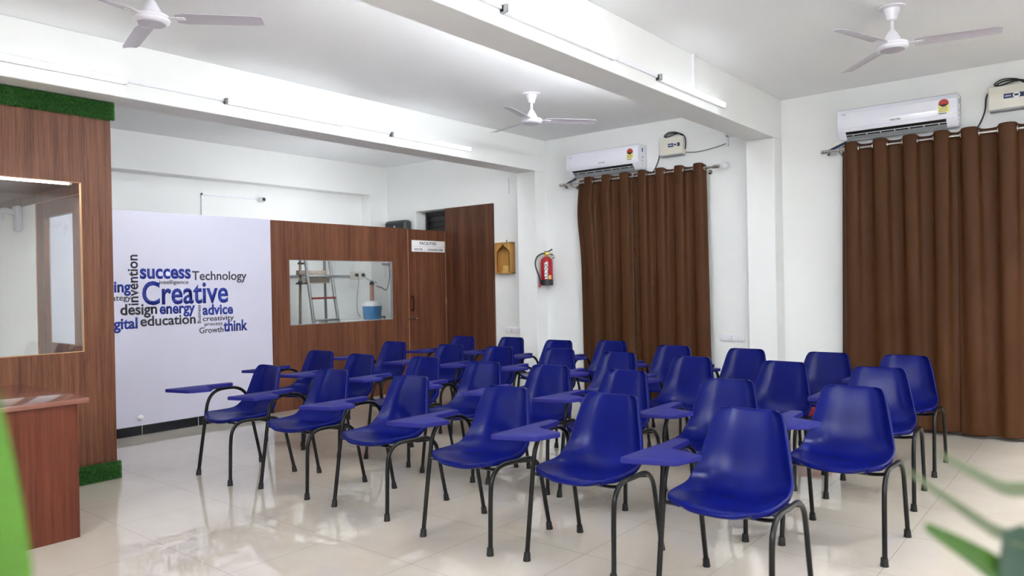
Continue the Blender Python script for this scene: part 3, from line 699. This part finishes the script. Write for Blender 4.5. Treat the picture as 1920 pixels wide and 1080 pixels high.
obj('pump_cap', B().lathe([(0.0, 0.505), (0.034, 0.505), (0.034, 0.53), (0.024, 0.535), (0.024, 0.555), (0.0, 0.556)], (0, 0, 0), 16), 'dark_pl', fl)
tp = thing('water_pipe', 'grey water pipe with tap and hose in the corner right of the jug', 'pipe', (7.66, 8.72, 1.75), 0)
obj('inlet', B().tube([(-0.12, 0.0, 0.03), (0.05, 0.0, 0.03)], 0.014, 10).ball((0.0, -0.02, 0.03), 0.022), 'grey_pl', tp)
obj('hose', B().tube(smooth_path([(0.0, -0.02, 0.02), (0.0, -0.03, -0.15), (-0.03, -0.03, -0.30), (-0.14, -0.10, -0.37), (-0.26, -0.16, -0.34), (-0.42, -0.22, -0.31)], 8), 0.008, 8), 'cable_grey', tp)
# step ladder
ld = thing('step_ladder', 'scuffed aluminium step ladder with a plank seen through the partition window', 'ladder', (6.0, 8.15, 0), 0)
def rail(x, xb, y0, y1): return B().tube([(xb, y1, 0.0), (x, y0, 2.05)], 0.021, 10)
obj('side_rail', rail(-0.30, -0.08, -0.02, -0.10), 'alu', ld)
obj('side_rail', rail(0.07, 0.34, -0.02, -0.10), 'alu', ld)
obj('rear_leg', B().tube([(-0.02, 0.50, 0.0), (-0.29, 0.05, 2.05)], 0.018, 10), 'plank', ld)
obj('rear_leg', B().tube([(0.44, 0.50, 0.0), (0.08, 0.05, 2.05)], 0.018, 10), 'alu', ld)
for z, m in ((1.585, 'alu'), (1.295, 'rung_red'), (1.005, 'alu'), (0.70, 'alu'), (0.40, 'alu'), (1.88, 'alu')):
    k = z / 2.05
    x0 = -0.08 + (-0.30 + 0.08) * k; x1 = 0.34 + (0.07 - 0.34) * k; y = -0.10 + 0.08 * k
    obj('step', B().box((x0, y - 0.03, z - 0.015), (x1, y + 0.03, z + 0.012), 0.004), m, ld)
obj('platform', B().box((-0.33, 0.02, 1.60), (0.10, 0.10, 1.66), 0.006).box((-0.30, 0.0, 1.49), (0.13, 0.07, 1.56), 0.006), 'plank', ld)
obj('spreader', B().tube([(-0.25, -0.02, 1.49), (-0.30, 0.14, 1.49)], 0.012, 8).ball((-0.34, 0.0, 1.50), 0.03, (1, .7, 1.1)).box((-0.37, -0.02, 1.735), (-0.26, 0.0, 1.76)), 'dark_pl', ld)

# ------------------------------------------------------------------ booth at the left
BY, BX, BT = 5.935, 2.452, 2.862
BW = (-0.9, 2.238, 0.982, 2.238)
b = B()
b.box((XL, BY, 0), (BW[0], BY + 0.03, BT)); b.box((BW[1], BY, 0), (BX, BY + 0.03, BT))
b.box((BW[0], BY, 0), (BW[1], BY + 0.03, BW[2])); b.box((BW[0], BY, BW[3]), (BW[1], BY + 0.03, BT))
struct('wall_booth_front', b, 'lam')
SY = (6.56, 7.19, 0.995, 2.08)
b = B()
for x0, x1 in ((BX - 0.05, BX),):
    b.box((x0, BY + 0.03, 0), (x1, SY[0], 2.30)); b.box((x0, SY[1], 0), (x1, 7.36, 2.30))
    b.box((x0, SY[0], 0), (x1, SY[1], SY[2])); b.box((x0, SY[0], SY[3]), (x1, SY[1], 2.30))
    b.box((x0, 7.36, 2.212), (x1, YW, 2.30))
struct('wall_booth_side', b, 'lam')
struct('wall_booth_inner', B().box((BX - 0.053, 7.36, 0), (BX, YW, 2.212)), 'wall')
struct('ceiling_booth', B().box((XL, BY + 0.03, 2.30), (BX, YW, 2.34)), 'lam')
b = B().box((BX - 0.056, 7.352, 0), (BX - 0.048, 7.362, 2.215)).box((BX - 0.056, BY + 0.03, 2.210), (BX - 0.049, YW, 2.214))
struct('trim_2', b, 'edge')
w3 = struct('window_3', B().box((BW[0], BY + 0.010, BW[2]), (BW[1], BY + 0.016, BW[3])), 'glass')
b = B()
for x0, x1, z0, z1 in ((BW[1] - 0.004, BW[1], BW[2], BW[3]), (BW[0], BW[0] + 0.004, BW[2], BW[3]), (BW[0], BW[1], BW[2], BW[2] + 0.005), (BW[0], BW[1], BW[3] - 0.004, BW[3])):
    b.box((x0, BY - 0.001, z0), (x1, BY + 0.029, z1))
obj('window_frame', b, 'edge', w3, smooth=False)
w4 = struct('window_4', B().box((BX - 0.03, SY[0], SY[2]), (BX - 0.024, SY[1], SY[3])), 'glass')
for x0, y0, zz, lb in ((1.0, BY + 0.085, 2.272, 'tube light glowing at the top edge inside the booth window'), (-0.7, 7.0, 2.299, 'added fill tube light on the booth ceiling, deep inside'), (-2.3, 7.6, 2.299, 'added fill tube light on the booth ceiling, far left inside')):
    t = tube_light(x0, y0, zz, lb, glow='light_far' if zz < 2.28 else 'fill_mid'); t.rotation_euler.x = PI / 2  # the two deep tubes are unseen, added to brighten the booth
wf = thing('wall_fan', 'pale wall fan on the white wall inside the booth window', 'wall fan', (BX - 0.053, 7.72, 2.02), -PI / 2)
obj('wall_bracket', B().box((-0.05, -0.06, -0.03), (0.05, 0, 0.20), 0.018, 3), 'fan_blade', wf)
obj('arm', B().tube(smooth_path([(0, -0.05, 0.13), (0, -0.13, 0.15), (0, -0.20, 0.11)], 5), 0.028, 10), 'fan_blade', wf)
hd = obj('motor_housing', B().ball((0.0, -0.22, 0.09), 0.075, (1, 1.2, 1)), 'fan_blade', wf)
b = B()
for k in range(18):
    a = PI * k / 18
    for sg in (-1, 1):
        ca, sa = math.cos(a) * sg, math.sin(a) * sg
        b.tube([(0.02 * ca, -0.39, 0.07 + 0.02 * sa), (0.13 * ca, -0.385, 0.07 + 0.13 * sa), (0.19 * ca, -0.35, 0.07 + 0.19 * sa), (0.2 * ca, -0.32, 0.07 + 0.2 * sa), (0.13 * ca, -0.28, 0.07 + 0.13 * sa), (0.04 * ca, -0.27, 0.07 + 0.04 * sa)], 0.0022, 5)
b.torus((0, -0.33, 0.07), 0.2, 0.005, 'y', 36, 6); b.torus((0, -0.386, 0.07), 0.1, 0.003, 'y', 30, 5)
obj('cage', b, 'fan_white', wf)
for k in range(3):
    a = 2 * PI * k / 3
    bl = B().prism([(0.03, -0.02), (0.10, -0.07), (0.165, -0.06), (0.17, 0.02), (0.10, 0.05), (0.03, 0.03)], -0.33, -0.326, 'xz')
    bl.xf(Matrix.Translation((0, 0, 0.07)) @ Matrix.Rotation(a, 4, 'Y'))
    obj('blade', bl, 'fan_blade', wf)
# turf strips
def turf(x0, x1, z0, z1, label, yb, d, n):
    t = thing('turf_strip', label, 'turf strip', (0, yb - 0.003, 0), 0, 'green turf strips on the booth')
    obj('backing', B().box((x0, -d, z0), (x1, -0.001, z1)), 'turf_back', t, smooth=False)
    b = B(); rnd = random.Random(int(z0 * 100) + 3)
    for _ in range(n):
        f = rnd.random()
        x = rnd.uniform(x0, x1); z = rnd.uniform(z0, z1)
        base = Vector((x, -d, z)); L = rnd.uniform(0.014, 0.026)
        dr = Vector((rnd.gauss(0, 0.5), -1, rnd.gauss(-0.25, 0.5))).normalized() * L
        s = Vector((rnd.uniform(-1, 1), 0, rnd.uniform(-1, 1))).normalized() * 0.0016
        v = [b.bm.verts.new(p) for p in (base - s, base + s, base + dr)]
        b.bm.faces.new(v)
    # fringe over the end at x1 and along the upper edge
    for _ in range(n // 12):
        z = rnd.uniform(z0, z1); y = rnd.uniform(-d, 0)
        base = Vector((x1, y, z)); dr = Vector((1, rnd.gauss(-0.3, 0.4), rnd.gauss(0, 0.5))).normalized() * rnd.uniform(0.012, 0.024)
        s = Vector((0, rnd.uniform(-1, 1), rnd.uniform(-1, 1))).normalized() * 0.0016
        b.bm.faces.new([b.bm.verts.new(p) for p in (base - s, base + s, base + dr)])
    for _ in range(n // 10):
        x = rnd.uniform(x0, x1); y = rnd.uniform(-d, 0)
        zz, sg = (z1, 1) if z1 < 1 else (z0, -1)
        base = Vector((x, y, zz)); dr = Vector((rnd.gauss(0, 0.4), rnd.gauss(-0.3, 0.3), sg)).normalized() * rnd.uniform(0.008, 0.018)
        s = Vector((rnd.uniform(-1, 1), rnd.uniform(-1, 1), 0)).normalized() * 0.0016
        b.bm.faces.new([b.bm.verts.new(p) for p in (base - s, base + s, base + dr)])
    o = obj('grass_blades', b, 'turf', t, smooth=False)
    return t
turf(-1.2, BX + 0.005, 2.735, BT, 'green artificial turf strip along the top of the booth', BY, 0.025, 26000)
turf(-1.2, BX + 0.005, 0.002, 0.128, 'green artificial turf strip at the foot of the booth', BY, 0.025, 26000)

# ------------------------------------------------------------------ desk at the lower left
dk = thing('desk', 'red-brown wooden desk at the lower left in front of the booth', 'desk', (1.0, 5.2, 0), 0)
obj('desk_top', B().box((-0.62, -0.545, 0.778), (0.775, 0.56, 0.808), 0.004), 'desk_top', dk)
obj('front_panel', B().box((-0.58, -0.522, 0.0), (0.72, -0.50, 0.778)), 'desk', dk, smooth=False)
obj('side_panel', B().box((0.695, -0.50, 0.0), (0.72, 0.53, 0.778)), 'desk', dk, smooth=False)
obj('side_panel', B().box((-0.58, -0.50, 0.0), (-0.555, 0.53, 0.778)), 'desk', dk, smooth=False)

# ------------------------------------------------------------------ tablet-arm chairs
def chair_proto():
    t = thing('tablet_chair', '', 'chair', (0, 0, 0), 0, 'navy plastic tablet-arm chairs')
    # seat shell
    prof = [(-0.272, 0.428, 0.150), (-0.281, 0.438, 0.160), (-0.279, 0.448, 0.172), (-0.268, 0.455, 0.188), (-0.248, 0.4585, 0.207), (-0.215, 0.459, 0.221), (-0.16, 0.456, 0.227), (-0.10, 0.450, 0.228),
            (-0.04, 0.443, 0.227), (0.02, 0.439, 0.227), (0.062, 0.444, 0.227), (0.096, 0.457, 0.227), (0.123, 0.477, 0.225), (0.143, 0.504, 0.220), (0.159, 0.54, 0.212), (0.175, 0.59, 0.202),
            (0.187, 0.64, 0.191), (0.199, 0.69, 0.179), (0.210, 0.735, 0.168), (0.219, 0.765, 0.160), (0.226, 0.788, 0.150), (0.231, 0.802, 0.137), (0.235, 0.811, 0.120), (0.243, 0.815, 0.110), (0.252, 0.808, 0.106)]
    NU = 16; rows = []
    P = [Vector((x, 0, z)) for x, z, _ in prof]
    for i, (x, z, hw) in enumerate(prof):
        tg = (P[min(i + 1, len(P) - 1)] - P[max(i - 1, 0)]).normalized()
        nrm = Vector((-tg.z, 0, tg.x))           # towards the sitter
        if i < 3: nrm = Vector((-0.3, 0, 1)).normalized()
        if i > len(prof) - 4: nrm = Vector((-1, 0, 0.1)).normalized()
        back = min(1.0, max(0.0, (z - 0.45) / 0.14)) if x > 0.05 else 0.0
        curl = (.006, .008, .010, .014, .018, .020, .022, .028, .036, .044, .054, .060, .061, .058, .054, .051, .048, .046, .044, .041, .037, .033, .029, .027, .026)[i]
        row = []
        # rolled lip, then surface, then rolled lip
        for k in range(NU + 1):
            u = -1 + 2 * k / NU
            s = math.copysign(abs(u) ** 0.92, u)
            d = curl * abs(u) ** (2.6 + 2.4 * back)
            bow = Vector((0.055 * abs(u) ** 3.2 * max(0.0, 1 - i / 7), 0, 0))
            row.append(P[i] + Vector((0, hw * s, 0)) + nrm * d + bow)
        def lip(p, sg, a):
            f = (0.30, 0.42, 0.55, 0.7, 0.85, 1.0)[min(i, 5)] * (1.0 if i < len(prof) - 4 else 0.7)
            return [p + Vector((0, sg * 0.004, 0)) + nrm * 0.005 * f, p + Vector((0, sg * 0.009, 0)) + nrm * 0.003 * f, p + Vector((0, sg * 0.011, 0)) - nrm * 0.006 * f, p + Vector((0, sg * 0.010, 0)) - nrm * 0.028 * f]
        L = lip(row[0], -1, 0)[::-1]; Rr = lip(row[-1], 1, 0)
        rows.append(L + row + Rr)
    sh = obj('seat_shell', B().grid(rows), 'blue', t, angle=180)
    md = sh.modifiers.new('thickness', 'SOLIDIFY'); md.thickness = 0.005; md.offset = -1
    ms = sh.modifiers.new('smooth', 'SUBSURF'); ms.levels = 1; ms.render_levels = 1
    # writing tablet
    poly = [(-0.487, 0.300), (-0.478, 0.278), (-0.418, 0.095), (-0.402, 0.078), (-0.262, 0.036), (-0.250, 0.044), (-0.222, 0.176), (-0.210, 0.198), (-0.19, 0.208), (-0.004, 0.212), (0.012, 0.222), (0.014, 0.272), (0.004, 0.284), (-0.47, 0.308)]
    tb = obj('writing_tablet', B().prism(poly, 0.658, 0.682, 'xy', 0.0035), 'board', t)
    obj('tablet_bracket', B().prism([(-0.36, 0.14), (-0.22, 0.12), (-0.16, 0.20), (-0.02, 0.215), (-0.02, 0.255), (-0.26, 0.262), (-0.37, 0.23)], 0.650, 0.658, 'xy'), 'rubber', t, smooth=False)
    def hoop(y0, y1, pts, name):
        b = B(); q = []
        zt = max(p[1] for p in pts)
        for x, z in smooth_path2(pts): q.append((x, y0 + (y1 - y0) * min(1, z / zt), z))
        b.tube(q, 0.0125, 12)
        return obj(name, b, 'tube', t)
    def smooth_path2(pts):
        return [(p.x, p.y) for p in smooth_path([(a, c, 0) for a, c in pts], 6)]
    tall = [(-0.266, 0.012), (-0.231, 0.26), (-0.200, 0.47), (-0.186, 0.545), (-0.154, 0.603), (-0.098, 0.636), (-0.02, 0.6435), (0.05, 0.637), (0.108, 0.606), (0.144, 0.552), (0.166, 0.46), (0.212, 0.24), (0.260, 0.012)]
    hoop(0.252, 0.246, tall, 'arm_hoop')
    low = [(-0.266, 0.012), (-0.2615, 0.17), (-0.256, 0.32), (-0.243, 0.392), (-0.205, 0.437), (-0.145, 0.455), (-0.03, 0.452), (0.06, 0.450), (0.112, 0.434), (0.158, 0.395), (0.184, 0.335), (0.222, 0.17), (0.260, 0.012)]
    hoop(-0.254, -0.254, low, 'seat_hoop')
    obj('crossbar', B().tube(smooth_path([(-0.19, -0.250, 0.437), (-0.17, -0.19, 0.424), (-0.15, -0.12, 0.418), (-0.15, 0.12, 0.418), (-0.17, 0.19, 0.424), (-0.205, 0.246, 0.437)], 4), 0.009, 8), 'tube', t)
    obj('crossbar', B().tube(smooth_path([(0.120, -0.250, 0.425), (0.115, -0.19, 0.415), (0.09, -0.12, 0.408), (0.09, 0.12, 0.408), (0.13, 0.19, 0.42), (0.170, 0.246, 0.44)], 4), 0.009, 8), 'tube', t)
    for x, y in ((-0.266, 0.252), (0.260, 0.252), (-0.266, -0.252), (0.260, -0.252)):
        dx = (0.0 if y < 0 else 0.004) if x < 0 else -0.006
        obj('foot_cap', B().tube([(x, y, 0.0), (x, y, 0.006), (x + dx * .5, y, 0.02), (x + dx, y, 0.042)], [0.0195, 0.0195, 0.0178, 0.0165], 14), 'rubber', t)
    return t
CH = {}
ROWS = {
 'A': [(1, 3.12, 5.23, -3), (2, 3.21, 4.50, 3.8), (3, 3.24, 3.70, 1), (4, 3.18, 2.81, 0), (5, 3.25, 2.12, 2.7), (6, 3.19, 1.335, 1)],
 'B': [(0, 4.18, 5.96, 6), (1, 4.13, 5.31, 0), (2, 4.235, 4.585, 1), (3, 4.19, 3.87, 2), (4, 4.245, 3.255, 4), (5, 4.265, 2.635, 0), (6, 4.155, 1.84, 3), (7, 4.227, 1.146, 0)],
 'C': [(0, 5.325, 6.19, 2), (1, 5.315, 5.32, 3), (2, 5.355, 4.69, 2), (3, 5.45, 4.04, 3), (4, 5.39, 3.36, 3), (5, 5.335, 2.65, 0), (6, 5.325, 1.92, -4), (7, 5.256, 1.231, 4)],
 'D': [(0, 6.30, 6.06, 1), (1, 6.425, 5.415, 0), (2, 6.31, 4.66, 2), (3, 6.475, 4.09, 2), (4, 6.22, 3.25, 3), (5, 6.21, 2.55, -1), (6, 6.18, 1.845, 0), (7, 6.20, 1.263, 1)],
}
RN = {'A': 'front row (nearest the desk and camera)', 'B': 'second row', 'C': 'third row', 'D': 'back row (nearest the curtains)'}
ORD = ['first', 'second', 'third', 'fourth', 'fifth', 'sixth', 'seventh', 'last']
proto = None
for r in 'ABCD':
    n = len(ROWS[r])
    for i, (c, x, y, a) in enumerate(ROWS[r]):
        o_ = 'last' if i == n - 1 else ORD[i]
        lb = 'navy tablet-arm chair, %s from the left of the %s' % (o_, RN[r])
        if i == n - 1: lb = 'navy tablet-arm chair at the right end of the %s' % RN[r]
        if i == 0: lb = 'navy tablet-arm chair at the left end of the %s' % RN[r]
        if proto is None:
            proto = chair_proto(); proto.location = (x, y, 0); proto.rotation_euler = (0, 0, R(a)); proto['label'] = lb
        else:
            copy_tree(proto, (x, y, 0), R(a), lb)
sl = thing('stool', 'low red stool with dark legs glimpsed between the back row chairs at the right', 'stool', (6.75, 2.10, 0), 0)
obj('seat', B().box((-0.16, -0.17, 0.175), (0.16, 0.17, 0.31), 0.03, 3), 'red_cloth', sl)
for x in (-0.13, 0.13):
    for y in (-0.14, 0.14): obj('leg', B().tube([(x * 1.1, y * 1.1, 0), (x, y, 0.18)], 0.012, 10), 'tube', sl)

# ------------------------------------------------------------------ plants close to the camera
def blade(b, pts, ws, up=Vector((-0.62, -0.45, 0.64)), fold=0.15):
    pts = smooth_path(pts, 6); n = len(pts); rows = []
    for i, p in enumerate(pts):
        tg = (pts[min(i + 1, n - 1)] - pts[max(i - 1, 0)]).normalized()
        s = tg.cross(up).normalized(); u = s.cross(tg)
        q = i / (n - 1) * (len(ws) - 1); k = min(int(q), len(ws) - 2); wdt = ws[k] + (ws[k + 1] - ws[k]) * (q - k)
        rows.append([p + s * wdt * e + u * wdt * fold * abs(e) for e in (-1, -0.5, 0, 0.5, 1)])
    b.grid(rows)
    b.grid([[q - Vector((0, 0, 0.0012)) for q in r] for r in rows])
    return b
def potplant(name, label, cat, loc, pot_r, pot_h, leaves):
    t = thing(name, label, cat, loc)
    obj('pot', B().lathe([(0.0, 0), (pot_r * 0.72, 0), (pot_r, pot_h), (pot_r * 1.05, pot_h), (pot_r * 1.05, pot_h + 0.02), (pot_r * 0.9, pot_h + 0.02), (pot_r * 0.9, pot_h - 0.03), (0, pot_h - 0.03)], (0, 0, 0), 32), 'pot', t)
    for m, pts, ws in leaves:
        l = [tuple(Vector(p) - Vector(loc)) for p in pts]
        obj('leaf', blade(B(), l, ws), m, t)
    return t
S = (1.02, 0.03, 0.72)
potplant('potted_palm', 'potted palm with narrow green leaves at the lower right edge', 'plant', (1.02, 0.03, 0), 0.16, 0.30, [
    ('leaf', [(1.02, 0.03, 0.30), (0.99, 0.035, 0.75), (0.945, 0.05, 1.04), (0.893, 0.092, 1.115), (0.843, 0.152, 1.168)], [0.010, 0.014, 0.018, 0.017, 0.004]),
    ('leaf_pale', [(1.03, 0.02, 0.30), (1.01, 0.02, 0.85), (0.95, 0.05, 1.11), (0.886, 0.10, 1.163), (0.83, 0.165, 1.225)], [0.006, 0.007, 0.009, 0.007, 0.002]),
    ('leaf_pale', [(1.04, 0.02, 0.30), (1.03, 0.01, 0.85), (0.96, 0.035, 1.16), (0.89, 0.095, 1.207), (0.85, 0.14, 1.242)], [0.006, 0.007, 0.009, 0.007, 0.002]),
    ('leaf_dark', [(1.03, 0.04, 0.30), (0.99, 0.045, 0.80), (0.92, 0.075, 1.08), (0.897, 0.083, 1.165)], [0.015, 0.03, 0.034, 0.030, 0.012]),
    ('leaf', [(1.03, 0.0, 0.30), (1.08, -0.06, 0.80), (1.16, -0.16, 1.05), (1.28, -0.3, 1.08)], [0.010, 0.018, 0.022, 0.004]),
    ('leaf_pale', [(1.0, 0.0, 0.30), (1.03, -0.1, 0.75), (1.05, -0.25, 0.95), (1.08, -0.42, 0.9)], [0.010, 0.018, 0.022, 0.004]),
])
potplant('potted_snake_plant', 'potted plant with a broad bright green leaf at the lower left corner', 'plant', (0.17, 0.72, 0), 0.14, 0.42, [
    ('leaf_bright', [(0.18, 0.72, 0.42), (0.20, 0.705, 0.85), (0.20, 0.70, 1.20), (0.185, 0.722, 1.41)], [0.022, 0.03, 0.026, 0.003]),
    ('leaf', [(0.15, 0.74, 0.42), (0.12, 0.76, 0.80), (0.06, 0.82, 1.12), (0.02, 0.86, 1.25)], [0.022, 0.03, 0.024, 0.003]),
    ('leaf_dark', [(0.17, 0.75, 0.42), (0.16, 0.80, 0.75), (0.10, 0.86, 1.00)], [0.022, 0.03, 0.004]),
])
for o in bpy.data.objects:
    if o.name.startswith('potted') and o.type == 'EMPTY':
        h = 0.27 if 'palm' in o.name else 0.39
        obj('soil', B().lathe([(0.0, h), (0.12, h), (0.12, h + 0.004), (0, h + 0.006)], (0, 0, 0), 24), 'soil', o)
